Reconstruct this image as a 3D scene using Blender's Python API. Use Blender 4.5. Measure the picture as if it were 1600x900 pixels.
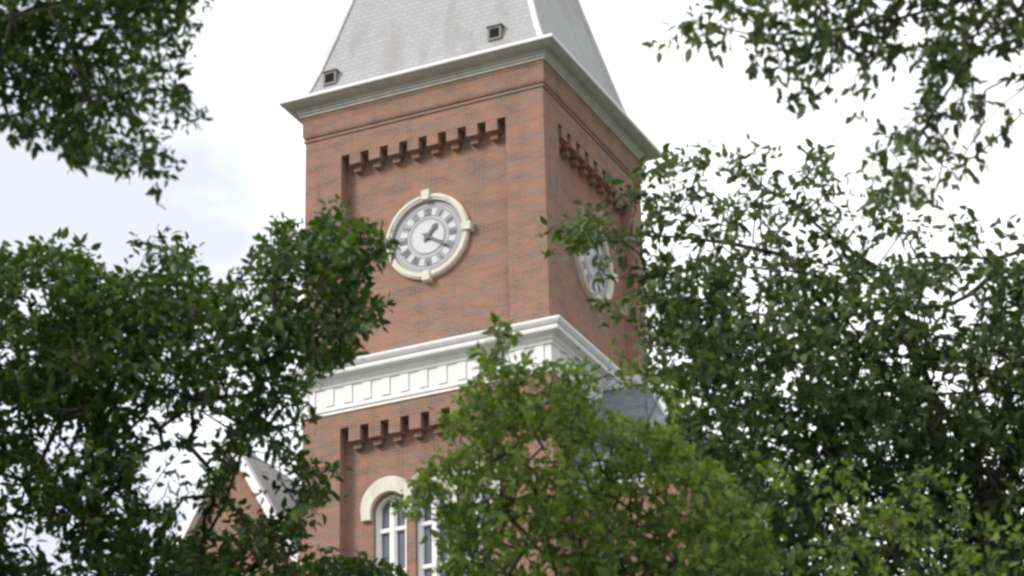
import bpy, bmesh, math, random
import numpy as np
from mathutils import Vector
random.seed(7); rng = np.random.default_rng(11)
for o in list(bpy.data.objects): bpy.data.objects.remove(o)
sc = bpy.context.scene
COL = sc.collection
PI = math.pi

# ------------------------------------------------------------ camera
F, PITCH, ROLL, YAW = 4444.0, math.radians(24.89), math.radians(-1.33), math.radians(-24.447)
CAM = np.array([22.2796, -50.9079, 1.6])
_fw = np.array([math.sin(YAW)*math.cos(PITCH), math.cos(YAW)*math.cos(PITCH), math.sin(PITCH)])
_r = np.cross(_fw, [0, 0, 1]); _r /= np.linalg.norm(_r); _u = np.cross(_r, _fw)
RT = _r*math.cos(ROLL)+_u*math.sin(ROLL); UP = -_r*math.sin(ROLL)+_u*math.cos(ROLL)
from mathutils import Matrix
cd = bpy.data.cameras.new('camera'); cam = bpy.data.objects.new('camera', cd); COL.objects.link(cam)
cd.sensor_width = 36; cd.lens = F/1600*36; cd.clip_end = 5000; cd.clip_start = .1
cam.matrix_world = Matrix(((RT[0], UP[0], -_fw[0], CAM[0]), (RT[1], UP[1], -_fw[1], CAM[1]), (RT[2], UP[2], -_fw[2], CAM[2]), (0, 0, 0, 1)))
cd.dof.use_dof = True; cd.dof.focus_distance = 60; cd.dof.aperture_fstop = 4.0
sc.camera = cam
def ray(x, y): return _fw+RT*(x-800)/F-UP*(y-450)/F
def front(x, y, Y0=0.0):
    d = ray(x, y); t = (Y0-CAM[1])/d[1]; q = CAM+t*d; return q[0], q[2]
def right(x, y, X0=0.0):
    d = ray(x, y); t = (X0-CAM[0])/d[0]; q = CAM+t*d; return q[1], q[2]

# ------------------------------------------------------------ sky, sun, exposure
SUN_DIR = Vector((-0.75, -1.0, 0.78)).normalized()
w = bpy.data.worlds.new('World'); sc.world = w; w.use_nodes = True
nt = w.node_tree; nt.nodes.clear()
def N(nt, t, **k):
    n = nt.nodes.new(t)
    for a, b in k.items():
        if a.startswith('i_'): n.inputs[a[2:].replace('_', ' ')].default_value = b
        else: setattr(n, a, b)
    return n
sky = N(nt, 'ShaderNodeTexSky', sky_type='NISHITA', sun_disc=False)
sky.sun_elevation = math.asin(SUN_DIR.z); sky.sun_rotation = math.atan2(SUN_DIR.x, SUN_DIR.y)
sky.air_density = 1.0; sky.dust_density = 2.5
tc = N(nt, 'ShaderNodeTexCoord')
mp = N(nt, 'ShaderNodeMapping'); mp.inputs['Scale'].default_value = (3.2, 3.2, 5.5); mp.inputs['Location'].default_value = (.4, 1.7, .3)
nz = N(nt, 'ShaderNodeTexNoise'); nz.inputs['Scale'].default_value = 3.0; nz.inputs['Detail'].default_value = 5; nz.inputs['Roughness'].default_value = .5
nt.links.new(tc.outputs['Generated'], mp.inputs['Vector']); nt.links.new(mp.outputs[0], nz.inputs['Vector'])
dot = N(nt, 'ShaderNodeVectorMath', operation='DOT_PRODUCT'); dot.inputs[1].default_value = tuple(RT)      # cloud bank thickens towards the north-east
nt.links.new(tc.outputs['Generated'], dot.inputs[0])
mr = N(nt, 'ShaderNodeMapRange'); mr.inputs['From Min'].default_value = -.14; mr.inputs['From Max'].default_value = .02
mr.inputs['To Min'].default_value = -.12; mr.inputs['To Max'].default_value = .30
nt.links.new(dot.outputs['Value'], mr.inputs['Value'])
ad = N(nt, 'ShaderNodeMath', operation='ADD'); nt.links.new(nz.outputs['Fac'], ad.inputs[0]); nt.links.new(mr.outputs[0], ad.inputs[1])
cr = N(nt, 'ShaderNodeValToRGB'); cr.color_ramp.elements[0].position = .42; cr.color_ramp.elements[1].position = .74
cr.color_ramp.elements[0].color = (.515, .54, .59, 1); cr.color_ramp.elements[1].color = (1.0, 1.0, 1.0, 1)
nt.links.new(ad.outputs[0], cr.inputs[0])
sc_ = N(nt, 'ShaderNodeVectorMath', operation='SCALE')
mr2 = N(nt, 'ShaderNodeMapRange'); mr2.inputs['From Min'].default_value = .28; mr2.inputs['From Max'].default_value = .75     # unseen sky dimmed far to the right, added to darken the tower's right face
mr2.inputs['To Min'].default_value = 11.5; mr2.inputs['To Max'].default_value = 5.0
nt.links.new(dot.outputs['Value'], mr2.inputs['Value']); nt.links.new(mr2.outputs[0], sc_.inputs['Scale'])
nt.links.new(cr.outputs[0], sc_.inputs[0])
mx = N(nt, 'ShaderNodeMix', data_type='RGBA'); mx.inputs['Factor'].default_value = .93
nt.links.new(sky.outputs[0], mx.inputs['A']); nt.links.new(sc_.outputs[0], mx.inputs['B'])
bg = N(nt, 'ShaderNodeBackground'); bg.inputs['Strength'].default_value = .1
wo = N(nt, 'ShaderNodeOutputWorld'); nt.links.new(mx.outputs['Result'], bg.inputs['Color']); nt.links.new(bg.outputs[0], wo.inputs['Surface'])
sl = bpy.data.lights.new('sun', 'SUN'); sl.energy = 1.7; sl.angle = math.radians(18); sl.color = (1, .95, .88)
so = bpy.data.objects.new('sun', sl); COL.objects.link(so); so.rotation_euler = SUN_DIR.to_track_quat('Z', 'Y').to_euler(); so.location = (0, -40, 70)
sc.view_settings.view_transform = 'Standard'; sc.view_settings.look = 'None'; sc.view_settings.gamma = 1
sc.view_settings.use_curve_mapping = False
sc.view_settings.exposure = 0.62
sc.render.engine = 'CYCLES'
sc.cycles.filter_width = 2.6
sc.render.resolution_x = 1024; sc.render.resolution_y = 576
sc.cycles.max_bounces = 6; sc.cycles.transparent_max_bounces = 4

# ------------------------------------------------------------ materials
def mat(name, col=(.5, .5, .5), rough=.7, spec=.5):
    m = bpy.data.materials.new(name); m.use_nodes = True
    b = m.node_tree.nodes['Principled BSDF']
    b.inputs['Base Color'].default_value = (*col, 1); b.inputs['Roughness'].default_value = rough
    b.inputs['Specular IOR Level'].default_value = spec
    return m, m.node_tree, b
def uvz(t, zscale=1.0):
    """object coordinates folded to (x+y, z): brick and slate courses run level round every corner"""
    tc = N(t, 'ShaderNodeTexCoord'); s = N(t, 'ShaderNodeSeparateXYZ'); t.links.new(tc.outputs['Object'], s.inputs[0])
    a = N(t, 'ShaderNodeMath', operation='ADD'); t.links.new(s.outputs['X'], a.inputs[0]); t.links.new(s.outputs['Y'], a.inputs[1])
    c = N(t, 'ShaderNodeCombineXYZ'); t.links.new(a.outputs[0], c.inputs['X'])
    m = N(t, 'ShaderNodeMath', operation='MULTIPLY'); m.inputs[1].default_value = zscale
    t.links.new(s.outputs['Z'], m.inputs[0]); t.links.new(m.outputs[0], c.inputs['Y'])
    return tc, c
def ramp(t, fac, stops):
    r = N(t, 'ShaderNodeValToRGB'); e = r.color_ramp.elements
    while len(e) < len(stops): e.new(.5)
    for k, (p, c) in enumerate(stops): e[k].position = p; e[k].color = (*c, 1)
    t.links.new(fac, r.inputs[0]); return r
def mixc(t, fac, a, b, mode='MIX'):
    m = N(t, 'ShaderNodeMix', data_type='RGBA', blend_type=mode)
    for s, v in (('Factor', fac), ('A', a), ('B', b)):
        if isinstance(v, (int, float)): m.inputs[s].default_value = v
        elif isinstance(v, tuple): m.inputs[s].default_value = (*v, 1)
        else: t.links.new(v, m.inputs[s])
    return m.outputs['Result']
def brick_mat():
    m, t, b = mat('red_brick', rough=.85, spec=.25)
    tc, c = uvz(t)
    br = N(t, 'ShaderNodeTexBrick'); t.links.new(c.outputs[0], br.inputs['Vector'])
    br.inputs['Scale'].default_value = 1; br.inputs['Brick Width'].default_value = .215; br.inputs['Row Height'].default_value = .075
    br.inputs['Mortar Size'].default_value = .008; br.inputs['Mortar Smooth'].default_value = .3; br.inputs['Bias'].default_value = 0
    br.inputs['Color1'].default_value = (0, 0, 0, 1); br.inputs['Color2'].default_value = (1, 1, 1, 1); br.inputs['Mortar'].default_value = (.5, .5, .5, 1)
    tones = ramp(t, br.outputs['Color'], [(0, (.26, .19, .165)), (.3, (.31, .165, .12)), (.6, (.37, .19, .13)), (.82, (.34, .18, .13)), (1, (.27, .20, .175))])
    n1 = N(t, 'ShaderNodeTexNoise'); n1.inputs['Scale'].default_value = 1.6; n1.inputs['Detail'].default_value = 6
    ms = N(t, 'ShaderNodeMapping'); ms.inputs['Scale'].default_value = (1, 1, 2.6); t.links.new(tc.outputs['Object'], ms.inputs[0]); t.links.new(ms.outputs[0], n1.inputs[0])
    big = ramp(t, n1.outputs['Fac'], [(.3, (.68, .74, .80)), (.52, (1, 1, 1)), (.7, (1.12, 1.02, .92))])
    c1 = mixc(t, 1.0, tones.outputs[0], big.outputs[0], 'MULTIPLY')
    n2 = N(t, 'ShaderNodeTexNoise'); n2.inputs['Scale'].default_value = 5.5; n2.inputs['Detail'].default_value = 3; t.links.new(c.outputs[0], n2.inputs[0])
    k2 = ramp(t, n2.outputs['Fac'], [(.58, (0, 0, 0)), (.66, (1, 1, 1))])
    f2 = N(t, 'ShaderNodeMath', operation='MULTIPLY'); f2.inputs[1].default_value = .17; t.links.new(k2.outputs[0], f2.inputs[0])
    c2 = mixc(t, f2.outputs[0], c1, (.20, .16, .155))
    n3 = N(t, 'ShaderNodeTexNoise'); n3.inputs['Scale'].default_value = 2.2; n3.inputs['Detail'].default_value = 6; n3.inputs['Roughness'].default_value = .7
    m3 = N(t, 'ShaderNodeMapping'); m3.inputs['Scale'].default_value = (1, .10, 1); t.links.new(c.outputs[0], m3.inputs[0]); t.links.new(m3.outputs[0], n3.inputs[0])
    k3 = ramp(t, n3.outputs['Fac'], [(.30, (.78, .77, .78)), (.5, (1, 1, 1)), (.75, (1.06, 1.05, 1.04))])
    c2 = mixc(t, 1.0, c2, k3.outputs[0], 'MULTIPLY')
    fm = mixc(t, br.outputs['Fac'], c2, (.30, .235, .19))
    t.links.new(fm, b.inputs['Base Color'])
    bp = N(t, 'ShaderNodeBump'); bp.inputs['Strength'].default_value = .5; bp.inputs['Distance'].default_value = .01; bp.invert = True
    t.links.new(br.outputs['Fac'], bp.inputs['Height']); t.links.new(bp.outputs[0], b.inputs['Normal'])
    return m
def slate_mat(name, ca, cb, cc, streak=.22):
    m, t, b = mat(name, rough=.6, spec=.45)
    tc, c = uvz(t)
    br = N(t, 'ShaderNodeTexBrick'); t.links.new(c.outputs[0], br.inputs['Vector'])
    br.inputs['Scale'].default_value = 1; br.inputs['Brick Width'].default_value = .20; br.inputs['Row Height'].default_value = .13
    br.inputs['Mortar Size'].default_value = .007; br.inputs['Color1'].default_value = (0, 0, 0, 1); br.inputs['Color2'].default_value = (1, 1, 1, 1)
    tones = ramp(t, br.outputs['Color'], [(0, ca), (.5, cb), (1, cc)])
    n1 = N(t, 'ShaderNodeTexNoise'); n1.inputs['Scale'].default_value = 1.1; n1.inputs['Detail'].default_value = 5
    ms = N(t, 'ShaderNodeMapping'); ms.inputs['Scale'].default_value = (1.6, 1.6, .3); t.links.new(tc.outputs['Object'], ms.inputs[0]); t.links.new(ms.outputs[0], n1.inputs[0])
    st = ramp(t, n1.outputs['Fac'], [(.36, (.66, .63, .58)), (.5, (1, 1, 1)), (.7, (1.08, 1.08, 1.1))])
    c1 = mixc(t, streak*2, tones.outputs[0], st.outputs[0], 'MULTIPLY')
    c2 = mixc(t, br.outputs['Fac'], c1, tuple(c*.84 for c in ca))
    t.links.new(c2, b.inputs['Base Color'])
    bp = N(t, 'ShaderNodeBump'); bp.inputs['Strength'].default_value = .6; bp.inputs['Distance'].default_value = .015; bp.invert = True
    t.links.new(br.outputs['Fac'], bp.inputs['Height']); t.links.new(bp.outputs[0], b.inputs['Normal'])
    return m
def paint_mat(name, col, dirt=(.75, .74, .68), rough=.55, sc=3.0, amt=(.35, .62)):
    m, t, b = mat(name, col, rough, .4)
    tc = N(t, 'ShaderNodeTexCoord'); n = N(t, 'ShaderNodeTexNoise'); n.inputs['Scale'].default_value = sc; n.inputs['Detail'].default_value = 7; n.inputs['Roughness'].default_value = .65
    mp = N(t, 'ShaderNodeMapping'); mp.inputs['Scale'].default_value = (1, 1, .35); t.links.new(tc.outputs['Object'], mp.inputs[0]); t.links.new(mp.outputs[0], n.inputs[0])
    r = ramp(t, n.outputs['Fac'], [(amt[0], dirt), (amt[1], (1, 1, 1))])
    t.links.new(mixc(t, 1.0, col, r.outputs[0], 'MULTIPLY'), b.inputs['Base Color'])
    bp = N(t, 'ShaderNodeBump'); bp.inputs['Strength'].default_value = .15; bp.inputs['Distance'].default_value = .01
    t.links.new(n.outputs['Fac'], bp.inputs['Height']); t.links.new(bp.outputs[0], b.inputs['Normal'])
    return m
def leaf_mat(name, dark, mid, light, trans=.35):
    m, t, b = mat(name, mid, .42, .4)
    g = N(t, 'ShaderNodeNewGeometry')
    tc = N(t, 'ShaderNodeTexCoord'); n = N(t, 'ShaderNodeTexNoise'); n.inputs['Scale'].default_value = 1.3; n.inputs['Detail'].default_value = 2
    t.links.new(tc.outputs['Object'], n.inputs[0])
    a = N(t, 'ShaderNodeMath', operation='MULTIPLY_ADD'); a.inputs[1].default_value = .55; t.links.new(g.outputs['Random Per Island'], a.inputs[0])
    s = N(t, 'ShaderNodeMath', operation='MULTIPLY_ADD'); s.inputs[1].default_value = 1.1; s.inputs[2].default_value = -.32; t.links.new(n.outputs['Fac'], s.inputs[0])
    t.links.new(s.outputs[0], a.inputs[2])
    r = ramp(t, a.outputs[0], [(.1, dark), (.5, mid), (.9, light)])
    t.links.new(r.outputs[0], b.inputs['Base Color'])
    tr = N(t, 'ShaderNodeBsdfTranslucent')
    t.links.new(mixc(t, 1.0, r.outputs[0], (1.5, 1.6, .7), 'MULTIPLY'), tr.inputs['Color'])
    ms = N(t, 'ShaderNodeMixShader'); ms.inputs[0].default_value = trans
    t.links.new(b.outputs[0], ms.inputs[1]); t.links.new(tr.outputs[0], ms.inputs[2])
    t.links.new(ms.outputs[0], t.nodes['Material Output'].inputs['Surface'])
    return m
def bark_mat(name, col):
    m, t, b = mat(name, col, .9, .2)
    tc = N(t, 'ShaderNodeTexCoord'); n = N(t, 'ShaderNodeTexNoise'); n.inputs['Scale'].default_value = 9; n.inputs['Detail'].default_value = 6
    mp = N(t, 'ShaderNodeMapping'); mp.inputs['Scale'].default_value = (1, 1, .2); t.links.new(tc.outputs['Object'], mp.inputs[0]); t.links.new(mp.outputs[0], n.inputs[0])
    r = ramp(t, n.outputs['Fac'], [(.35, tuple(c*.45 for c in col)), (.65, tuple(c*1.4 for c in col))]); t.links.new(r.outputs[0], b.inputs['Base Color'])
    bp = N(t, 'ShaderNodeBump'); bp.inputs['Strength'].default_value = .8; bp.inputs['Distance'].default_value = .03
    t.links.new(n.outputs['Fac'], bp.inputs['Height']); t.links.new(bp.outputs[0], b.inputs['Normal'])
    return m
BRICK = brick_mat()
SLATE = slate_mat('spire_slate', (.37, .37, .38), (.39, .39, .40), (.41, .41, .42))
SLATE2 = slate_mat('wing_slate', (.15, .165, .19), (.19, .205, .235), (.24, .25, .28), .2)
WHITE = paint_mat('white_paint', (.84, .84, .84), (.9, .9, .89))
METAL = paint_mat('hip_metal', (.74, .75, .76), (.8, .8, .8), .45)
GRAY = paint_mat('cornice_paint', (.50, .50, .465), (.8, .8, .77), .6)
STONE = paint_mat('cream_stone', (.74, .71, .63), (.84, .82, .76), .8, 5)
DARK = mat('vent_dark', (.05, .045, .045), .8)[0]
VENTF = paint_mat('vent_frame', (.20, .19, .18))
DIALG = paint_mat('dial_grey', (.34, .34, .37), (.9, .9, .9), .5)
DIALW = paint_mat('dial_white', (.54, .56, .58), (.92, .92, .92), .45)
NUM = mat('numeral_paint', (.24, .24, .26), .6)[0]
HAND = mat('hand_paint', (.06, .075, .09), .5)[0]
GLASS = mat('window_glass', (.10, .12, .15), .08, .9)[0]
# ------------------------------------------------------------ mesh helpers
def link(name, bm, m, parent=None, smooth=False):
    bmesh.ops.recalc_face_normals(bm, faces=bm.faces[:])
    me = bpy.data.meshes.new(name); bm.to_mesh(me); bm.free()
    me.materials.append(m)
    if smooth: me.polygons.foreach_set('use_smooth', [True]*len(me.polygons))
    o = bpy.data.objects.new(name, me); COL.objects.link(o)
    if parent: o.parent = parent
    return o
def empty(name, loc, label, cat, group=None):
    o = bpy.data.objects.new(name, None); COL.objects.link(o); o.location = loc
    o['label'] = label; o['category'] = cat
    if group: o['group'] = group
    return o
def bx(bm, x0, x1, y0, y1, z0, z1):
    v = [bm.verts.new((x, y, z)) for z in (z0, z1) for y in (y0, y1) for x in (x0, x1)]
    for f in ((0, 2, 3, 1), (4, 5, 7, 6), (0, 1, 5, 4), (1, 3, 7, 5), (3, 2, 6, 7), (2, 0, 4, 6)): bm.faces.new([v[i] for i in f])
    return v
def obx(bm, o, ax, ay, az, sx, sy, sz):
    """box centred at o with axis vectors"""
    o = Vector(o); ax = Vector(ax)*sx/2; ay = Vector(ay)*sy/2; az = Vector(az)*sz/2
    v = [bm.verts.new(o+i*ax+j*ay+k*az) for k in (-1, 1) for j in (-1, 1) for i in (-1, 1)]
    for f in ((0, 2, 3, 1), (4, 5, 7, 6), (0, 1, 5, 4), (1, 3, 7, 5), (3, 2, 6, 7), (2, 0, 4, 6)): bm.faces.new([v[i] for i in f])
def sweep(bm, x0, x1, y0, y1, prof):
    """profile (outset, z) carried round a rectangle with mitred corners; closed loop of the profile"""
    rings = []
    for o, z in prof:
        rings.append([bm.verts.new(p) for p in ((x0-o, y0-o, z), (x1+o, y0-o, z), (x1+o, y1+o, z), (x0-o, y1+o, z))])
    n = len(rings)
    for i in range(n):
        a, b = rings[i], rings[(i+1) % n]
        for k in range(4): bm.faces.new((a[k], a[(k+1) % 4], b[(k+1) % 4], b[k]))
def mapf(side, cx, plane):
    """local (u, w, out) -> world for a face; side 0 = front (out = -y), 1 = right (out = +x), 2 = left, 3 = back"""
    if side == 0: return lambda u, z, o: Vector((cx+u, plane-o, z))
    if side == 1: return lambda u, z, o: Vector((plane+o, cx+u, z))
    if side == 2: return lambda u, z, o: Vector((plane-o, cx-u, z))
    return lambda u, z, o: Vector((cx-u, plane+o, z))
def prism(bm, M, pts, o0, o1):
    a = [bm.verts.new(M(u, z, o0)) for u, z in pts]; b = [bm.verts.new(M(u, z, o1)) for u, z in pts]
    n = len(pts)
    bm.faces.new(a); bm.faces.new(b[::-1])
    for i in range(n): bm.faces.new((a[i], b[i], b[(i+1) % n], a[(i+1) % n]))
def band(bm, M, outer, inner, o0, o1, closed=True):
    n = len(outer)
    R = [[bm.verts.new(M(*p, o)) for p in P] for P, o in ((outer, o0), (outer, o1), (inner, o1), (inner, o0))]
    for i in range(n if closed else n-1):
        j = (i+1) % n
        for k in range(4): bm.faces.new((R[k][i], R[k][j], R[(k+1) % 4][j], R[(k+1) % 4][i]))
    if not closed:
        bm.faces.new([R[k][0] for k in range(4)]); bm.faces.new([R[k][-1] for k in range(4)])
def circ(cx, cz, r, n=64, a0=0, a1=2*PI, closed=True):
    m = n if closed else n-1
    return [(cx+r*math.cos(a0+(a1-a0)*i/m), cz+r*math.sin(a0+(a1-a0)*i/m)) for i in range(n)]
def evalcopy(o, cutters, name):
    for c in cutters:
        md = o.modifiers.new('b', 'BOOLEAN'); md.operation = 'DIFFERENCE'; md.solver = 'EXACT'; md.object = c
    dg = bpy.context.evaluated_depsgraph_get(); dg.update()
    me = bpy.data.meshes.new_from_object(o.evaluated_get(dg)); me.name = name
    o.modifiers.clear(); o.data = me
    for c in cutters: bpy.data.objects.remove(c)

# ------------------------------------------------------------ ground
def flat(name, m, z, pts):
    bm = bmesh.new(); bm.faces.new([bm.verts.new((x, y, z)) for x, y in pts])
    o = link(name, bm, m); o['kind'] = 'structure'; return o
gm, gt, gb = mat('lawn', (.06, .09, .03), .95, .2)
_tc = N(gt, 'ShaderNodeTexCoord'); _n = N(gt, 'ShaderNodeTexNoise'); _n.inputs['Scale'].default_value = .6; _n.inputs['Detail'].default_value = 8
gt.links.new(_tc.outputs['Object'], _n.inputs[0]); _rr = ramp(gt, _n.outputs['Fac'], [(.3, (.05, .065, .03)), (.7, (.12, .125, .08))]); gt.links.new(_rr.outputs[0], gb.inputs['Base Color'])
flat('ground', gm, 0, [(-2500, -2500), (2500, -2500), (2500, 2500), (-2500, 2500)])
pm = paint_mat('concrete', (.30, .29, .28), (.8, .79, .76), .9, 1.5)
flat('path', pm, .004, [(14, -120), (26, -120), (26, -14), (14, -14)])
flat('pavement', pm, .008, [(-30, -14), (30, -14), (30, -7), (-30, -7)])

# ------------------------------------------------------------ the brick building with its clock tower
E0 = 32.92            # top of the tower's brickwork
TX0, TX1, TY0, TY1 = -6.0, 0.0, 0.0, 5.63
RD = .30
bld = empty('clock_tower_building', (0, 0, 0), 'red brick building with square clock tower under a pale grey slate spire', 'building')
SIDES = [(0, TX0, TX1, TY0), (1, TY0, TY1, TX1), (2, TY0, TY1, TX0), (3, TX0, TX1, TY1)]
def local(side):
    """u measured from left end of the face as seen from outside"""
    s, a, b, pl = SIDES[side]
    c = (a+b)/2
    M = mapf(s, c, pl); L = b-a
    return (lambda u, z, o: M(u-L/2, z, o)), L
PIL = (.93, .93)
def level(bm, ztop, zbot, zrec_top, zrec_bot, slot_h, step_h):
    """flush wall frame round four recessed panels with a stepped corbel table"""
    # four corner piers
    for (x0, x1) in ((TX0, TX0+.93), (TX1-.93, TX1)):
        for (y0, y1) in ((TY0, TY0+.80), (TY1-.58, TY1)):
            bx(bm, x0, x1, y0, y1, zbot, ztop)
    for side in range(4):
        M, L = local(side)
        a, b = {0: (.93, .93), 1: (.80, .58), 2: (.58, .80), 3: (.93, .93)}[side]
        def fb(u0, u1, z0, z1, o0, o1):
            prism(bm, M, [(u0, z0), (u1, z0), (u1, z1), (u0, z1)], o0, o1)
        fb(a, L-b, zrec_top, ztop, -RD-.02, 0)
        if zrec_bot > zbot: fb(a, L-b, zbot, zrec_bot, -RD-.02, 0)
        n = 9; span = L-a-b; sw = span*.05; p = (span-sw)/(n-1)   # nine slots, eight teeth
        for i in range(n-1):
            u0 = a+i*p+sw; u1 = a+(i+1)*p
            fb(u0, u1, zrec_top-slot_h, zrec_top-.002, -RD, -.004)
            m = (u0+u1)/2; h = (u1-u0)*.30
            fb(m-h, m+h, zrec_top-slot_h-.14, zrec_top-slot_h, -RD, -.14)
bm = bmesh.new()
level(bm, E0, E0-6.35, E0-1.14, E0-6.35, .27, .17)
level(bm, E0-7.4, 0, E0-7.86, E0-17, .34, .22)
wall = link('tower_wall', bm, BRICK, bld)
# inner core whose faces are the recessed panels, pierced by the windows
bm = bmesh.new(); bx(bm, TX0+RD, TX1-RD, TY0+RD, TY1-RD, .01, E0-.01)
core = link('recessed_wall', bm, BRICK, bld)
def arch_pts(cx, w, z0, zs, n=24):
    return [(cx-w/2, z0), (cx+w/2, z0)]+circ(cx, zs, w/2, n, 0, PI, False)
WIN = []
for side in (0, 1):
    M, L = local(side)
    for uc in ((1.99, 3.0, 4.01) if side == 0 else (1.85, 2.82, 3.79)): WIN.append((side, uc))
WZ0, WZS, WW = E0-12.6, E0-9.86, .80
cut = []
for side, uc in WIN:
    M, L = local(side); b = bmesh.new(); prism(b, M, arch_pts(uc, WW, WZ0, WZS), -RD-.35, 1.0)
    cut.append(link('cut', b, BRICK))
evalcopy(core, cut, 'recessed_wall')
for i, (side, uc) in enumerate(WIN):
    M0, L = local(side)
    M = lambda u, z, o, M0=M0: M0(u, z, o-RD)
    b = bmesh.new()
    band(b, M, arch_pts(uc, WW-.01, WZ0, WZS), arch_pts(uc, WW-.15, WZ0+.07, WZS), -.30, -.10)
    prism(b, M, [(uc-.05, WZ0+.07), (uc+.05, WZ0+.07), (uc+.05, WZS+.30), (uc-.05, WZS+.30)], -.28, -.12)
    for z in (WZS-.38, WZS-1.35):
        for s in (-1, 1):
            c = uc+s*.1875
            prism(b, M, [(c-.137, z-.045), (c+.137, z-.045), (c+.137, z+.045), (c-.137, z+.045)], -.27, -.13)
    for s in (-1, 1):
        for (ua, ub) in ((.05, .085), (.29, .326)):
            prism(b, M, [(uc+s*ua, WZ0+.07), (uc+s*ub, WZ0+.07), (uc+s*ub, WZS+.12), (uc+s*ua, WZS+.12)], -.26, -.15)
    fr = link('window', b, WHITE, bld)
    b = bmesh.new(); prism(b, M, arch_pts(uc, WW-.03, WZ0+.01, WZS), -.24, -.22); link('pane', b, GLASS, fr)
    b = bmesh.new(); prism(b, M, [(uc-.52, WZ0-.14), (uc+.52, WZ0-.14), (uc+.52, WZ0-.005), (uc-.52, WZ0-.005)], -.05, .10); link('sill', b, STONE, fr)
    # pale stone hood over each opening
    pr_ = .11+.004*(i % 3 == 1)
    b = bmesh.new()
    o_ = [(uc+.64, WZS-.16)]+circ(uc, WZS+.10, .66, 26, 0, PI, False)+[(uc-.64, WZS-.16)]
    n_ = [(uc+.425, WZS-.16)]+circ(uc, WZS+.0, .425, 26, 0, PI, False)+[(uc-.425, WZS-.16)]
    band(b, M, o_, n_, -.02, pr_, closed=False); link('stone_arch', b, STONE, fr)
# brick string band under the eaves
bm = bmesh.new()
sweep(bm, TX0, TX1, TY0, TY1, [(-.1, E0-.50), (.03, E0-.50), (.055, E0-.44), (.055, E0-.06), (.075, E0-.02), (.075, E0+.03), (-.1, E0+.03)])
sweep(bm, TX0, TX1, TY0, TY1, [(-.1, E0-.60), (.03, E0-.60), (.03, E0-.545), (-.1, E0-.545)])
link('brick_band', bm, BRICK, bld)
# crowning cornice
bm = bmesh.new()
sweep(bm, TX0, TX1, TY0, TY1, [(-.2, E0+.032), (.11, E0+.032), (.11, E0+.085), (.14, E0+.10), (.14, E0+.15), (.17, E0+.165), (.17, E0+.20), (.20, E0+.215), (.30, E0+.235), (.37, E0+.27), (.43, E0+.31), (-.2, E0+.31)])
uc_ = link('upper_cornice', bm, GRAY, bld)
bm = bmesh.new()
sweep(bm, TX0, TX1, TY0, TY1, [(-.2, E0+.312), (.45, E0+.312), (.47, E0+.33), (.47, E0+.40), (.40, E0+.42), (-.3, E0+.44)])
link('gutter', bm, WHITE, uc_)
# main entablature of the tower
bm = bmesh.new(); Z = E0
sweep(bm, TX0, TX1, TY0, TY1, [(-.2, Z-7.50), (.03, Z-7.50), (.03, Z-7.44), (.06, Z-7.42), (.06, Z-7.37), (.035, Z-7.35), (.035, Z-6.90), (.08, Z-6.88), (.09, Z-6.83), (.14, Z-6.78), (.15, Z-6.72),
                              (.26, Z-6.69), (.31, Z-6.68), (.32, Z-6.65), (.32, Z-6.58), (.35, Z-6.56), (.385, Z-6.51), (.40, Z-6.48), (.40, Z-6.43), (.36, Z-6.41), (-.2, Z-6.28)])
lc = link('lower_cornice', bm, WHITE, bld)
for side in range(4):
    M, L = local(side); n = 13 if side in (0, 3) else 12; p = L/n
    for i in range(n):
        u = (i+.5)*p; bm = bmesh.new()
        prism(bm, M, [(u-.10, Z-7.30), (u+.10, Z-7.30), (u+.10, Z-6.90), (u-.10, Z-6.90)], .03, .065)
        link('frieze_block', bm, WHITE, lc)

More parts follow.
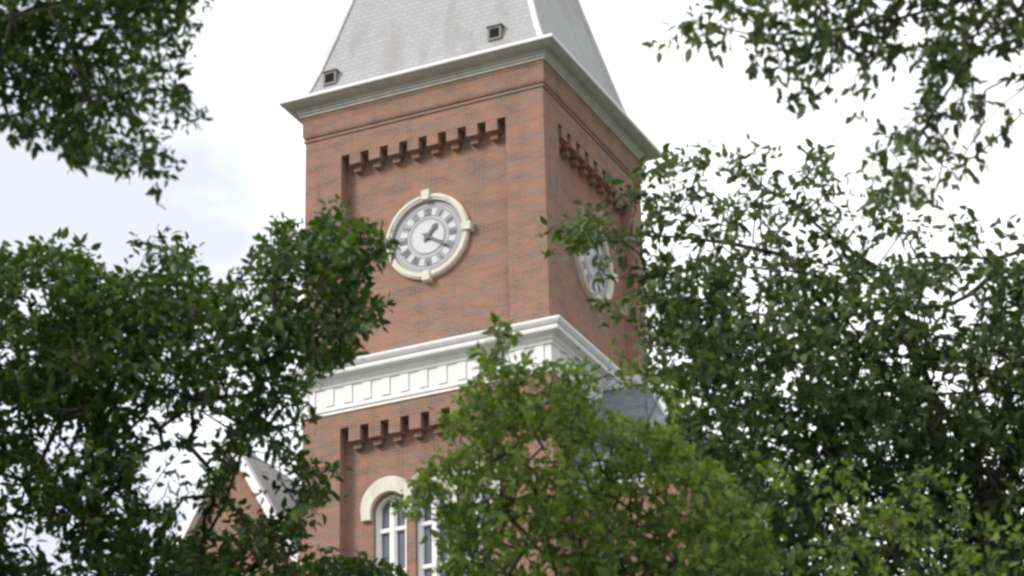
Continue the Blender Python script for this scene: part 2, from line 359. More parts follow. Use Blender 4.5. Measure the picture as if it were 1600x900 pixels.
# ------------------------------------------------------------ clocks
def clock(side, uc, zc):
    M0, L = local(side); M = lambda u, z, o: M0(uc+u, zc+z, o-RD)
    b = bmesh.new(); R = 1.03
    band(b, M, circ(0, 0, R), circ(0, 0, .895), -.02, .11)
    band(b, M, circ(0, 0, R-.03), circ(0, 0, .945), .108, .135)
    ck = link('clock', b, STONE, bld)
    for k in range(4):
        b = bmesh.new(); a = k*PI/2; ca, sa = round(math.cos(a)), round(math.sin(a))
        q = [(.88, -.075), (1.11, -.10), (1.11, .10), (.88, .075)]
        prism(b, M, [(u*ca-v*sa, u*sa+v*ca) for u, v in q], -.02, .185)
        link('keystone', b, STONE, ck)
    b = bmesh.new(); prism(b, M, circ(0, 0, .91), -.02, .03); dl = link('dial', b, DIALG, ck)
    b = bmesh.new(); prism(b, M, circ(0, 0, .40, 48), .0, .045)
    for k in range(12):        # white fields between and behind the numerals
        a = 2*PI*(k+.5)/12
        q = [(.53, -.055), (.70, -.075), (.70, .075), (.53, .055)]
        prism(b, M, [(u*math.cos(a)-v*math.sin(a), u*math.sin(a)+v*math.cos(a)) for u, v in q], .0, .042)
    band(b, M, circ(0, 0, .50, 48), circ(0, 0, .475, 48), .0, .040)
    band(b, M, circ(0, 0, .78, 48), circ(0, 0, .765, 48), .0, .040)
    link('dial_field', b, DIALW, ck)
    ROM = ['XII', 'I', 'II', 'III', 'IIII', 'V', 'VI', 'VII', 'VIII', 'IX', 'X', 'XI']
    def stroke(b, u0, v0, u1, v1, w, rot):
        d = Vector((u1-u0, v1-v0)); nrm = Vector((-d.y, d.x)).normalized()*w/2
        q = [(u0+nrm.x, v0+nrm.y), (u1+nrm.x, v1+nrm.y), (u1-nrm.x, v1-nrm.y), (u0-nrm.x, v0-nrm.y)]
        prism(b, M, [(u*math.cos(rot)-v*math.sin(rot), u*math.sin(rot)+v*math.cos(rot)) for u, v in q], .02, .048+.002*random.random())
    for k, s in enumerate(ROM):
        rot = -2*PI*k/12; b = bmesh.new()
        wd = {'I': .045, 'V': .085, 'X': .085}; tot = sum(wd[c] for c in s); x = -tot/2
        for c in s:
            w_ = wd[c]; m_ = x+w_/2; lo, hi = .53, .70
            if c == 'I': stroke(b, m_, lo, m_, hi, .026, rot)
            elif c == 'V': stroke(b, m_, lo, m_-.03, hi, .026, rot); stroke(b, m_, lo, m_+.03, hi, .018, rot)
            else: stroke(b, m_-.03, lo, m_+.03, hi, .018, rot); stroke(b, m_+.03, lo, m_-.03, hi, .026, rot)
            x += w_
        link('numeral', b, NUM, ck)
    for nm, ang, ln, wd, oo in (('hour_hand', 40, .38, .070, .075), ('minute_hand', 123, .60, .050, .095)):
        b = bmesh.new(); a = math.radians(90-ang)
        q = [(-.14, -wd*.35), (0, -wd*.5), (ln*.55, -wd*.55), (ln*.72, -wd*1.0), (ln, 0), (ln*.72, wd*1.0), (ln*.55, wd*.55), (0, wd*.5), (-.14, wd*.35)]
        prism(b, M, [(u*math.cos(a)-v*math.sin(a), u*math.sin(a)+v*math.cos(a)) for u, v in q], oo-.008, oo+.008)
        if nm == 'hour_hand': prism(b, M, circ(0, 0, .075, 20), .03, .11)
        link(nm, b, HAND, ck)
    return ck
xf, zf = front(666, 367.5, RD-.13)
clock(0, xf-TX0, zf)
yr, zr = right(932, 402, TX1-RD+.13)
clock(1, yr-TY0, zf)

# ------------------------------------------------------------ spire
APEX = Vector((-3.0, 2.815, E0+11.6)); ZB = E0+.425
sp = []
HW, HD = 3.0, 2.815
def inset(t):       # t: 0 base .. 1 apex, slightly bell-cast foot
    return t+.022*math.exp(-t*40)-.022*1.0
bm = bmesh.new(); rings = []
TT = [0, .02, .045, .08, .14, .3, .6, .995]
def half(t):
    flare = .10*math.exp(-t*22)
    return (HW+.0)*(1-t)+flare*(1-t), (HD+.0)*(1-t)+flare*(1-t), ZB+(APEX.z-ZB)*t
for t in TT:
    hx, hy, z = half(t)
    rings.append([bm.verts.new((APEX.x+sx*hx, APEX.y+sy*hy, z)) for sx, sy in ((-1, -1), (1, -1), (1, 1), (-1, 1))])
for a, b in zip(rings, rings[1:]):
    for k in range(4): bm.faces.new((a[k], a[(k+1) % 4], b[(k+1) % 4], b[k]))
bm.faces.new(rings[-1]); bm.faces.new(rings[0][::-1])
spire = link('spire_roof', bm, SLATE, bld)
for (sx, sy) in ((-1, -1), (1, -1), (1, 1), (-1, 1)):
    b = bmesh.new(); prev = None
    for t in TT:
        hx, hy, z = half(t)
        c = Vector((APEX.x+sx*(hx+.012), APEX.y+sy*(hy+.012), z)); w_ = .085
        q = [c+Vector((-sx*w_, sy*.035, -.0)), c+Vector((sx*.04, sy*.04, .015)), c+Vector((sx*.035, -sy*w_, -.0)), c+Vector((-sx*.10, -sy*.10, -.03))]
        cur = [b.verts.new(v) for v in q]
        if prev:
            for k in range(4): b.faces.new((prev[k], prev[(k+1) % 4], cur[(k+1) % 4], cur[k]))
        else: b.faces.new(cur)
        prev = cur
    b.faces.new(prev[::-1]); link('hip_cap', b, METAL, spire)
def vent(side, u, z):
    M0, L = local(side); t = (z-ZB)/(APEX.z-ZB); hx, hy, _ = half(t)
    out = -(HD-hy) if side in (0, 3) else -(HW-hx)
    M = lambda a, c, o: M0(u+a, z+c, out+o)
    b = bmesh.new()
    sq = lambda s: [(-s, -s), (s, -s), (s, s), (-s, s)]
    band(b, M, sq(.17), sq(.12), -.30, .10)
    prism(b, M, [(-.20, .172), (.20, .172), (.20, .20), (-.20, .20)], -.35, .13)
    v = link('roof_vent', b, VENTF, spire)
    b = bmesh.new(); prism(b, M, sq(.123), -.25, .02)
    for k in range(4): prism(b, M, [(-.119, -.10+k*.06), (.119, -.10+k*.06), (.119, -.085+k*.06), (-.119, -.085+k*.06)], .015, .08)
    link('louvre', b, DARK, v)
for side in (0,):
    M, L = local(side)
    vent(side, .60, E0+.99); vent(side, L-1.18, E0+1.10)
b = bmesh.new(); bx(b, -3.16, -2.84, 2.66, 2.97, APEX.z-.5, APEX.z+.1); prism(b, mapf(0, -3, 2.815), circ(0, APEX.z+.35, .22, 16), -.1, .1)
link('finial', b, METAL, spire)

# ------------------------------------------------------------ wings of the building
def gable_roof(bm, ridge0, ridge1, eave_a0, eave_a1, eave_b0, eave_b1, th=.14):
    R0, R1 = Vector(ridge0), Vector(ridge1)
    for (e0, e1) in ((eave_a0, eave_a1), (eave_b0, eave_b1)):
        q = [R0, R1, Vector(e1), Vector(e0)]; d = Vector((0, 0, -th))
        a = [bm.verts.new(v) for v in q]; c = [bm.verts.new(v+d) for v in q]
        bm.faces.new(a); bm.faces.new(c[::-1])
        for k in range(4): bm.faces.new((a[k], a[(k+1) % 4], c[(k+1) % 4], c[k]))
# right wing: ridge runs out from the middle of the tower's right face, hipped end
RZ = E0-6.86; RY = 2.85; slope = 1.25
bm = bmesh.new()
rl = 1.05; ez = RZ-2.7; hw = 2.7/slope; X1 = rl+1.75
V = {k: bm.verts.new(v) for k, v in dict(a=(-.3, RY, RZ), b=(rl, RY, RZ), c=(-.3, RY-hw, ez), d=(X1, RY-hw, ez), e=(X1, RY+hw, ez), f=(-.3, RY+hw, ez)).items()}
for f in ('abdc', 'abef', 'bde', 'acf', 'cdef'): bm.faces.new([V[c] for c in f])
wr = link('right_wing_roof', bm, SLATE2, bld)
bm = bmesh.new(); bx(bm, -.1, rl+.10, RY-.13, RY+.13, RZ-.10, RZ+.13)
for s in (-1, 1):
    p0 = Vector((rl, RY, RZ+.02)); p1 = Vector((X1, RY+s*hw, ez+.02)); d = (p1-p0); ax = d.normalized(); ay = ax.cross(Vector((0, 0, 1))).normalized()
    obx(bm, (p0+p1)/2, ax, ay, ax.cross(ay), d.length, .16, .08)
link('ridge_cap', bm, METAL, wr)
bm = bmesh.new(); bx(bm, -.05, X1-.35, RY-hw+.4, RY+hw-.4, 0, ez-.02); link('right_wing_wall', bm, BRICK, bld)
bm = bmesh.new(); sweep(bm, .0, X1-.35, RY-hw+.4, RY+hw-.4, [(-.1, ez-.5), (.06, ez-.5), (.06, ez-.2), (.2, ez-.12), (.34, ez-.05), (.34, ez-.005), (-.1, ez-.005)]); link('right_wing_cornice', bm, WHITE, bld)
# left wing: gable facing forward beside the tower, hipped slate roof behind
GY = .9
gx, gz = front(366, 690, GY)
bm = bmesh.new()
gh = 3.6; gw = gh/1.75
prism(bm, mapf(0, gx, GY), [(-gw, 0), (gw, 0), (gw, gz-gh), (0, gz-.12), (-gw, gz-gh)], -4.2, 0)
link('gable_wall', bm, BRICK, bld)
bm = bmesh.new()
ex = gw+.32; ezz = gz-gh-.32*1.75
gable_roof(bm, (gx, GY-.05, gz), (gx, GY+5.0, gz), (gx+ex, GY-.05, ezz), (gx+ex, GY+5, ezz), (gx-ex, GY-.05, ezz), (gx-ex, GY+5, ezz), .10)
gr = link('gable_roof', bm, SLATE, bld)
bm = bmesh.new()
for s in (-1, 1):
    p0 = Vector((gx+s*.0, GY-.16, gz+.04)); p1 = Vector((gx+s*ex, GY-.16, ezz+.04)); d = p1-p0; ax = d.normalized(); ay = Vector((0, 1, 0))
    obx(bm, (p0+p1)/2-Vector((0, s*.004, .1)), ax, ay, ax.cross(ay), d.length+.1, .22, .20)
link('rake_board', bm, WHITE, gr)
bm = bmesh.new()
hx0, hx1, hy0, hy1 = gx-3.2, TX0+.2, 3.0, 10.0; hz0, hz1 = gz-3.6, gz-.35
rm = (hy0+hy1)/2
V = {k: bm.verts.new(v) for k, v in dict(a=(hx0, hy0, hz0), b=(hx1, hy0, hz0), c=(hx1, hy1, hz0), d=(hx0, hy1, hz0), e=(hx0+1.4, rm-1.8, hz1), f=(hx1, rm-1.8, hz1), g=(hx1, rm+1.8, hz1), h=(hx0+1.4, rm+1.8, hz1)).items()}
for f in ('abfe', 'efgh', 'dcgh', 'adhe', 'bcgf', 'abcd'): bm.faces.new([V[c] for c in f])
link('left_wing_roof', bm, SLATE, bld)
bm = bmesh.new(); bx(bm, hx0+.4, TX0+.1, hy0+.4, hy1-.4, 0, hz0-.02)
bx(bm, hx0+1.0, gx-gw+.1, GY+1.2, hy0+.5, 0, hz0-.3); link('left_wing_wall', bm, BRICK, bld)
wx, wz = front(292, 828, GY+1.2)
M = mapf(0, wx, GY+1.2)
b = bmesh.new(); band(b, M, [(-.42, -.6), (.42, -.6), (.42, .55), (-.42, .55)], [(-.30, -.5), (.30, -.5), (.30, .43), (-.30, .43)], -.05, .09)
prism(b, M, [(-.30, -.04), (.30, -.04), (.30, .03), (-.30, .03)], -.02, .07); prism(b, M, [(-.03, .03), (.03, .03), (.03, .43), (-.03, .43)], -.02, .068); prism(b, M, [(-.03, -.5), (.03, -.5), (.03, -.04), (-.03, -.04)], -.02, .068)
prism(b, M, [(-.55, .55), (.55, .55), (.55, .72), (-.55, .72)], -.05, .16)
fr = link('window', b, WHITE, bld); b = bmesh.new(); prism(b, M, [(-.31, -.51), (.31, -.51), (.31, .44), (-.31, .44)], -.03, .03); link('pane', b, mat('curtained_glass', (.38, .39, .42), .2, .8)[0], fr)

# ------------------------------------------------------------ trees
def in_poly(px, py, poly):
    poly = np.array(poly, float); n = len(poly); c = np.zeros(len(px), bool); j = n-1
    for i in range(n):
        xi, yi = poly[i]; xj, yj = poly[j]
        with np.errstate(divide='ignore', invalid='ignore'):
            c ^= ((yi > py) != (yj > py)) & (px < (xj-xi)*(py-yi)/(yj-yi+1e-9)+xi)
        j = i
    return c
def smooth_noise(seed, P, s):
    r = np.random.default_rng(seed); v = np.zeros(len(P))
    for k in range(7):
        d = r.normal(size=3); d /= np.linalg.norm(d)
        v += np.sin(P@d*(2*PI/s)*(.6+.25*k)+r.uniform(0, 6.28))
    return v/7**.5*1.4
def make_leaves(name, C, D, per, size, spread, m, parent, droop=.25, aspect=.55, seed=1):
    """C cluster centres, D outward directions: each cluster a twig with leaves set along it"""
    r = np.random.default_rng(seed); n = len(C)
    k = r.integers(per[0], per[1]+1, n); idx = np.repeat(np.arange(n), k); T = len(idx)
    t = r.uniform(-.5, 1.0, T)[:, None]*spread
    P = C[idx]+D[idx]*t+r.normal(size=(T, 3))*spread*np.array([.34, .34, .28])
    ax = D[idx]*.6+r.normal(size=(T, 3))*.75; ax[:, 2] -= droop; ax /= np.linalg.norm(ax, axis=1)[:, None]
    nr = r.normal(size=(T, 3))*.75+np.array([0, 0, 1.0]); nr -= (nr*ax).sum(1)[:, None]*ax; nr /= np.linalg.norm(nr, axis=1)[:, None]
    sd = np.cross(ax, nr)
    L = size*np.clip(r.lognormal(0, .3, T), .5, 1.55)[:, None]; W_ = L*aspect*r.uniform(.8, 1.2, (T, 1)); cv = r.uniform(.04, .22, (T, 1))*L
    # outline: base, two shoulders, two cheeks, tip; midrib folded down
    V = np.stack([P, P+ax*L*.30+sd*W_*.44+nr*cv*.5, P+ax*L*.66+sd*W_*.36+nr*cv*.2, P+ax*L-nr*cv*.9, P+ax*L*.66-sd*W_*.36+nr*cv*.2, P+ax*L*.30-sd*W_*.44+nr*cv*.5, P+ax*L*.5-nr*cv*.15], 1)
    V = V.reshape(-1, 3)
    b = (np.arange(T)*7)[:, None]
    Fq = np.concatenate([b+np.array([[0, 1, 6]]), b+np.array([[1, 2, 6]]), b+np.array([[2, 3, 6]]), b+np.array([[3, 4, 6]]), b+np.array([[4, 5, 6]]), b+np.array([[5, 0, 6]])], 0)
    me = bpy.data.meshes.new(name); me.vertices.add(len(V)); me.vertices.foreach_set('co', V.astype(np.float32).ravel())
    nf = len(Fq); me.loops.add(nf*3); me.loops.foreach_set('vertex_index', Fq.astype(np.int32).ravel())
    me.polygons.add(nf); me.polygons.foreach_set('loop_start', np.arange(0, nf*3, 3, dtype=np.int32))
    me.polygons.foreach_set('use_smooth', np.ones(nf, bool))
    me.update(calc_edges=True); me.materials.append(m)
    o = bpy.data.objects.new(name, me); COL.objects.link(o); o.parent = parent
    return o, T
def tubes(name, segs, m, parent):
    """segs: (p0, p1, r0, r1, sides)"""
    V = []; Fc = []; 
    for p0, p1, r0, r1, ns in segs:
        d = p1-p0; l = np.linalg.norm(d)
        if l < 1e-6: continue
        d = d/l; a = np.cross(d, [0.3, .2, 1.0] if abs(d[2]) < .95 else [1., 0, 0]); a /= np.linalg.norm(a); b = np.cross(d, a)
        o = len(V)
        for (p, r) in ((p0-d*r0*.3, r0), (p1+d*r1*.3, r1)):
            for k in range(ns):
                an = 2*PI*k/ns; V.append(p+r*(a*math.cos(an)+b*math.sin(an)))
        for k in range(ns): Fc.append((o+k, o+(k+1) % ns, o+ns+(k+1) % ns, o+ns+k))
        Fc.append(tuple(range(o+ns-1, o-1, -1))); Fc.append(tuple(range(o+ns, o+2*ns)))
    me = bpy.data.meshes.new(name); me.from_pydata([tuple(v) for v in V], [], Fc); me.materials.append(m)
    me.polygons.foreach_set('use_smooth', [True]*len(me.polygons))
    o = bpy.data.objects.new(name, me); COL.objects.link(o); o.parent = parent; return o
def unproj(px, py, dist):
    d = _fw[None]+RT[None]*((px-800)/F)[:, None]-UP[None]*((py-450)/F)[:, None]
    return CAM[None]+d*dist[:, None]
def tree(name, label, base, dist, depth, polys, holes, limbs, lm, bark, seed, size=.085, per=(6, 10), spread=.13, aspect=.55, trunk_r=.28, droop=.25, ntwig=1.0, noise_amp=.75, limb_r=.010, cat='tree'):
    r = np.random.default_rng(seed)
    PX = []; PY = []
    for poly, dens in polys:
        a = np.array(poly, float); x0, y0 = a.min(0); x1, y1 = a.max(0)
        n = int((x1-x0)*(y1-y0)/1e4*dens)
        x = r.uniform(x0, x1, n); y = r.uniform(y0, y1, n); k = in_poly(x, y, poly); PX.append(x[k]); PY.append(y[k])
    px = np.concatenate(PX); py = np.concatenate(PY)
    keep = np.ones(len(px), bool)
    for hx, hy, rx, ry, q in holes:
        k = ((px-hx)/rx)**2+((py-hy)/ry)**2 < 1; keep &= ~(k & (r.random(len(px)) > q*.45))
    px, py = px[keep], py[keep]
    dd = dist+r.normal(0, depth*.5, len(px)).clip(-depth, depth)
    C = unproj(px, py, dd)
    nv = .65*smooth_noise(seed+5, C, 1.2)+.75*smooth_noise(seed+6, C, .48)                # clumps and gaps that live in space
    keep = r.random(len(C)) < np.clip(.72+noise_amp*nv, .04, 1); C = C[keep]
    # skeleton: trunk and limbs in space, then each cluster joins the nearest node
    base = np.array(base, float)
    nodes = []; par = []; lf = []
    def add(p, q): nodes.append(np.array(p, float)); par.append(q); return len(nodes)-1
    segs = []
    main = []
    for ln in limbs:
        main.append([unproj(np.array([float(a)]), np.array([float(b)]), np.array([float(c)]))[0] for a, b, c in ln])
    top = np.mean([m_[0] for m_ in main], axis=0)
    root = add(base, -1); prev = root
    for k in range(1, 9):
        s = k/8; p = base*(1-s)+top*s; p[:2] = base[:2]+(top[:2]-base[:2])*s**1.6; p[:2] += r.normal(0, .05, 2); prev = add(p, prev)
    for m_ in main:
        q = prev; n_seg = len(m_); si = -1
        for a_, b_ in zip([nodes[prev]]+m_[:-1], m_):
            si += 1
            ns = max(2, int(np.linalg.norm(b_-a_)/.45))
            for k in range(1, ns+1):
                s = k/ns; p = a_*(1-s)+b_*s+r.normal(0, .035, 3)*(k < ns); q = add(p, q); lf.append(max(0, 1-.95*(si+s)/n_seg)**1.0)
    nmain = len(nodes)
    lr = np.array(lf)
    order = np.argsort(np.linalg.norm(C-top, axis=1)); A = np.array(nodes); D = np.zeros_like(C)
    cap = len(C)+len(nodes)*2+9; buf = np.zeros((cap, 3)); buf[:len(nodes)] = A; cnt = len(nodes)
    nd = list(range(cnt)); nodepar = par[:]
    for ci in order:
        p = C[ci]; d2 = ((buf[9:cnt]-p)**2).sum(1); j = 9+int(d2.argmin())
        v = p-buf[j]; l = np.linalg.norm(v); v = v/max(l, 1e-6); D[ci] = v
        D[ci] = v+r.normal(0, .25, 3); D[ci] /= np.linalg.norm(D[ci])
        if l > .10:
            buf[cnt] = p-v*.03; nodepar.append(j); cnt += 1
    weight = np.ones(cnt)
    for i in range(cnt-1, 0, -1):
        if nodepar[i] >= 0: weight[nodepar[i]] += weight[i]
    rad = .0032*weight**.34
    rad[9:nmain] = np.maximum(rad[9:nmain]*.9, limb_r*1.5*lr)
    for i in range(9): rad[i] = trunk_r*(1-.55*i/8)
    sT = []; sB = []
    for i in range(1, cnt):
        j = nodepar[i]; ns = 12 if i < 9 else (7 if rad[i] > .02 else 4)
        rj = min(rad[j], rad[i]*1.7)
        if i < 9: rj = rad[j]
        (sT if i < 9 else sB).append((buf[j], buf[i], rj*(1.5 if j == 0 else 1), rad[i], ns))
    o = empty(name, tuple(base), label, cat)
    bb = Vector(base)
    for nm, sg in (('trunk', sT), ('branches', sB)):
        t_ = tubes(nm, [(a-base, b-base, c, d, e) for a, b, c, d, e in sg], bark, o)
    _, T = make_leaves('crown', C-base, D, per, size, spread, lm, o, droop, aspect, seed+3)
    print(name, 'clusters', len(C), 'leaves', T, 'base', base)
def ground_at(px, dist):
    """a spot on the ground straight below what stands at column px, that far off"""
    d = _fw+RT*(px-800)/F; h = np.array([d[0], d[1]]); h /= np.linalg.norm(h); return (CAM[0]+h[0]*dist, CAM[1]+h[1]*dist, 0)
L_DARK = leaf_mat('leaf_deep_green', (.015, .036, .008), (.037, .078, .012), (.10, .165, .03))
L_MID = leaf_mat('leaf_olive_green', (.028, .048, .019), (.066, .096, .035), (.16, .20, .08))
L_LIGHT = leaf_mat('leaf_yellow_green', (.055, .09, .02), (.125, .185, .04), (.29, .37, .10), .42)
BARK = bark_mat('bark', (.06, .05, .042))

DN = 78   # clusters per 100x100 px where a crown is closed
# 1 branch of a tree standing at the left, hanging in at the top left
tree('oak_tree', 'dark green tree whose leafy branch hangs in at the top left corner', ground_at(-420, 15.0), 17.0, 1.0,
     [([(-300, -260), (330, -260), (312, 0), (290, 12), (300, 40), (308, 55), (285, 60), (300, 100), (280, 130), (296, 175), (304, 205), (280, 195), (262, 180), (245, 185), (232, 180), (240, 215), (268, 262), (262, 285), (240, 288),
         (205, 268), (195, 250), (170, 250), (150, 262), (120, 250), (96, 240), (85, 205), (55, 210), (30, 212), (10, 195), (-40, 190), (-300, 250)], DN*1.45)],
     [(122, 62, 16, 13, .1), (225, 82, 16, 12, .1), (45, 105, 20, 12, .2), (190, 132, 14, 10, .1), (185, 205, 40, 14, .45), (210, 235, 14, 12, .3), (10, 165, 16, 16, .3)],
     [[(-150, 120, 16.5), (60, 60, 17), (240, 40, 17)], [(-150, 120, 16.5), (80, 150, 17), (220, 250, 17)], [(-150, 120, 16.5), (-40, -80, 17), (150, -180, 17)]],
     L_DARK, BARK, 21, size=.060, spread=.085, per=(7, 10))
# 2 big dark tree left of the tower
tree('elm_tree', 'large dark green tree filling the lower left, overlapping the tower edge', ground_at(150, 20.5), 22.5, 1.7,
     [([(-350, 330), (-60, 400), (0, 400), (35, 402), (55, 385), (80, 375), (95, 395), (125, 388), (135, 415), (165, 428), (200, 430), (212, 415), (214, 385), (238, 372), (262, 352), (280, 368), (284, 400), (312, 418), (345, 435),
         (372, 425), (392, 398), (425, 378), (428, 348), (450, 348), (478, 368), (495, 350), (530, 338), (560, 335), (578, 352), (592, 380), (585, 420), (568, 432), (572, 462), (592, 478), (585, 505), (548, 512), (540, 555), (505, 572), (478, 590),
         (482, 640), (496, 690), (512, 712), (515, 760), (490, 800), (468, 830), (455, 870), (480, 1050), (-350, 1150)], DN*1.9),
      ([(0, 440), (110, 420), (200, 450), (330, 470), (430, 440), (520, 380), (560, 400), (540, 480), (470, 560), (350, 590), (150, 600), (0, 640)], DN*1.0),
      ([(585, 372), (618, 378), (612, 400), (588, 402)], DN*2.2),
      ([(430, 868), (520, 872), (600, 885), (640, 895), (640, 1000), (430, 1000)], DN*1.9)],
     [(275, 690, 80, 52, .42), (335, 665, 30, 30, .1), (240, 768, 30, 28, .14), (225, 665, 22, 16, .05), (290, 660, 20, 14, .05), (300, 740, 40, 36, .25), (90, 690, 40, 32, .5), (50, 475, 34, 26, .5), (415, 765, 52, 55, .16), (292, 820, 26, 34, .15), (350, 815, 32, 42, .35), (40, 840, 34, 40, .4),
      (95, 865, 24, 30, .4), (372, 590, 26, 20, .25), (466, 575, 18, 32, .35), (295, 510, 12, 14, .0), (462, 450, 30, 16, .35), (385, 440, 40, 26, .5), (175, 785, 24, 16, .2), (500, 700, 26, 40, .3), (180, 560, 14, 14, .15), (15, 640, 16, 26, .25), (30, 555, 30, 22, .5), (430, 650, 26, 22, .5), (400, 700, 20, 20, .3), (345, 430, 30, 20, .35), (240, 400, 22, 24, .4), (180, 420, 40, 16, .3)],
     [[(150, 1200, 22), (160, 850, 22.5), (120, 600, 22.5), (60, 430, 22.5)], [(150, 1200, 22), (300, 880, 22.5), (440, 620, 22), (540, 400, 22.5)], [(160, 1000, 22), (-120, 800, 22.5), (-250, 500, 22.5)], [(160, 900, 22), (130, 740, 22.3), (185, 580, 22.5), (250, 490, 22.5), (258, 400, 22.5)], [(160, 1000, 22), (380, 900, 22), (480, 760, 22.5)]],
     L_DARK, BARK, 31, size=.076, spread=.105, per=(7, 11))
# 3 lighter tree in front of the tower's foot
tree('maple_tree', 'bright yellow green tree in front of the foot of the tower', ground_at(900, 17.5), 19.0, 1.2,
     [([(772, 505), (792, 500), (803, 515), (800, 545), (770, 560)], DN*1.5),
      ([(752, 548), (775, 556), (830, 560), (850, 575), (905, 570), (935, 592), (940, 640), (905, 660), (712, 680), (710, 645), (732, 608), (762, 592)], DN*1.4),
      ([(945, 560), (958, 532), (975, 552), (985, 590), (1020, 575), (1045, 600), (1060, 640), (1060, 720), (1040, 700), (960, 690), (945, 600)], DN*.55),
      ([(690, 655), (905, 645), (960, 660), (1060, 690), (1130, 750), (1190, 800), (1230, 1050), (590, 1050), (700, 890), (700, 858), (690, 830), (680, 800), (622, 803), (606, 788), (636, 765), (660, 746), (672, 722), (704, 712)], DN*1.7),
      ([(1130, 750), (1240, 700), (1330, 740), (1420, 700), (1520, 780), (1600, 860), (1600, 1050), (1200, 1050), (1180, 820)], DN*.30)],
     [(1003, 640, 50, 34, .04), (862, 560, 40, 14, .2), (940, 600, 14, 24, .2), (820, 880, 14, 26, .3), (662, 836, 24, 26, .5), (850, 700, 24, 14, .6), (700, 780, 50, 30, .75), (1080, 775, 26, 16, .3), (725, 690, 24, 18, .45)],
     [[(880, 1300, 18.7), (870, 900, 19), (780, 560, 19)], [(880, 1300, 18.7), (900, 950, 19), (1000, 700, 19)], [(880, 1100, 18.7), (740, 900, 19), (700, 740, 19)], [(880, 1100, 18.7), (1060, 950, 19), (1120, 820, 19)], [(880, 1100, 18.7), (1200, 980, 19), (1350, 840, 19)]],
     L_LIGHT, BARK, 41, size=.062, spread=.08, per=(7, 11), trunk_r=.16)
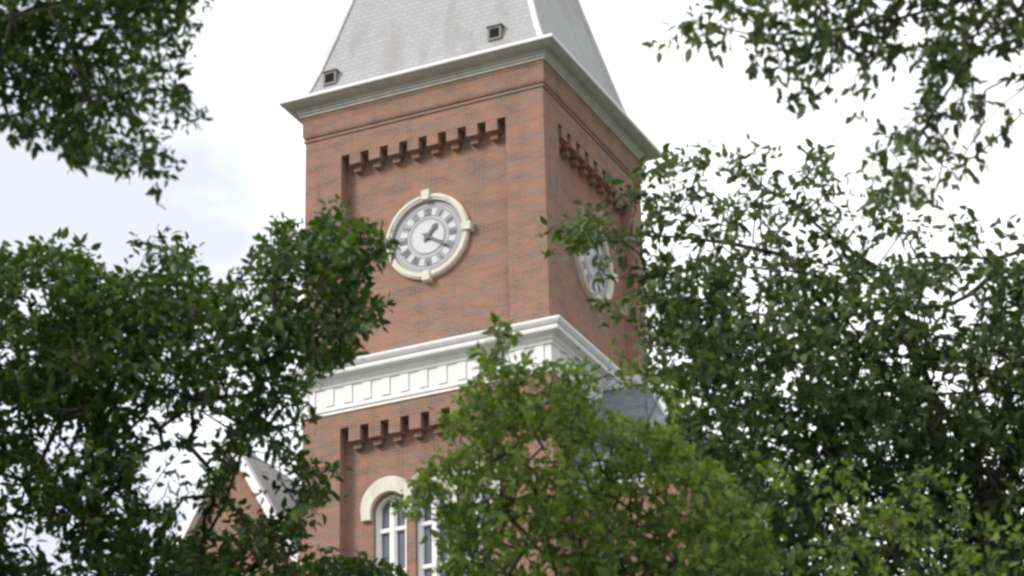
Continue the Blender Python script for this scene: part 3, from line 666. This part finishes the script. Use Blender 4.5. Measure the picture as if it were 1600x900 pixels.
# 4 large tree at the right
tree('ash_tree', 'large olive green tree filling the lower right with dark limbs against the sky', ground_at(1560, 21.0), 23.0, 1.7,
     [([(868, 352), (905, 335), (935, 312), (952, 300), (968, 330), (1000, 268), (1012, 300), (985, 420), (1000, 500), (960, 500), (925, 492), (918, 470), (960, 460), (940, 400), (880, 392)], DN*.68),
      ([(872, 360), (932, 345), (940, 385), (868, 388)], DN*.9),
      ([(1000, 262), (1040, 240), (1075, 232), (1110, 232), (1130, 262), (1160, 232), (1200, 238), (1212, 285), (1245, 255), (1290, 225), (1318, 260), (1330, 330), (1390, 290), (1430, 330), (1500, 350), (1560, 345), (1600, 372), (1750, 350), (1750, 430), (1000, 430)], DN*.68),
      ([(1000, 415), (1750, 415), (1750, 530), (1010, 530)], DN*2.0),
      ([(1010, 520), (1750, 520), (1900, 1100), (1100, 1100), (1110, 800), (1050, 700), (1040, 640), (1015, 600)], DN*2.3)],
     [(1005, 640, 52, 36, .05), (1165, 440, 26, 20, .05), (1185, 490, 26, 8, .2), (1480, 592, 44, 22, .08), (1415, 562, 22, 12, .15), (1338, 505, 22, 22, .3), (1500, 470, 60, 40, .5), (1430, 390, 70, 24, .35), (1225, 605, 24, 14, .3), (1330, 600, 18, 12, .2), (1475, 640, 10, 20, .2), (1583, 672, 10, 14, .1), (1060, 555, 22, 18, .3),
      (1315, 800, 26, 16, .3), (1390, 770, 12, 14, .3), (1060, 400, 26, 40, .5), (1290, 410, 30, 22, .3), (1560, 390, 40, 18, .2), (1100, 290, 50, 20, .6), (1500, 500, 40, 22, .4), (1240, 400, 16, 26, .3)],
     [[(1700, 1200, 22.5), (1640, 620, 23), (1540, 612, 23), (1390, 640, 23.2), (1250, 660, 23)], [(1700, 1000, 22.5), (1660, 520, 23), (1600, 392, 23), (1510, 402, 23), (1380, 425, 23), (1230, 400, 23.3)],
      [(1660, 520, 23), (1555, 425, 22.8), (1480, 478, 22.8), (1300, 500, 23), (1080, 470, 23.2), (960, 480, 23.4)], [(1700, 1200, 22.5), (1500, 800, 23), (1300, 740, 23), (1130, 640, 23)], [(1380, 425, 23), (1250, 330, 23.2), (1180, 260, 23)], [(1230, 400, 23.3), (1060, 370, 23.3), (900, 370, 23.4)]],
     L_MID, BARK, 51, limb_r=.024, size=.080, spread=.10, trunk_r=.34)
# 5 branches hanging in from the top right
tree('beech_tree', 'loose green tree whose drooping branches hang in at the top right', ground_at(2150, 13.0), 16.5, 1.1,
     [([(1030, 50), (1058, 48), (1060, 72), (1038, 78)], DN*.42),
      ([(1065, 28), (1092, 0), (1100, -160), (1300, -200), (1300, 80), (1210, 92), (1180, 85), (1110, 72), (1072, 60)], DN*.55),
      ([(1175, 88), (1320, 60), (1372, 95), (1350, 140), (1290, 150), (1240, 182), (1228, 150), (1180, 142)], DN*.42),
      ([(1250, -220), (1850, -220), (1850, 60), (1600, 70), (1500, 110), (1400, 90), (1260, 80)], DN*.9),
      ([(1420, 60), (1520, 60), (1505, 180), (1440, 185), (1420, 120)], DN*1.15),
      ([(1305, 165), (1345, 160), (1360, 190), (1420, 200), (1500, 150), (1600, 100), (1700, 90), (1700, 160), (1590, 190), (1560, 245), (1500, 262), (1440, 262), (1410, 310), (1370, 318), (1350, 270), (1365, 225), (1335, 200), (1302, 195)], DN*.42),
      ([(1350, 240), (1500, 240), (1512, 320), (1460, 345), (1380, 320)], DN*.40)],
     [(1430, 50, 30, 22, .3), (1390, 115, 34, 18, .15), (1560, 90, 40, 20, .3), (1570, 140, 26, 28, .1), (1250, 15, 20, 16, .3)],
     [[(2000, -200, 16.2), (1650, -40, 16.5), (1400, 30, 16.5), (1180, 55, 16.5), (1050, 62, 16.5)], [(1650, -40, 16.5), (1520, 60, 16.5), (1450, 190, 16.6), (1400, 300, 16.6)], [(1650, -40, 16.5), (1650, 100, 16.5), (1520, 210, 16.6)], [(2000, -200, 16.2), (1500, -120, 16.6), (1200, -120, 16.6)]],
     L_MID, BARK, 61, size=.066, spread=.075, droop=.6, per=(5, 9))
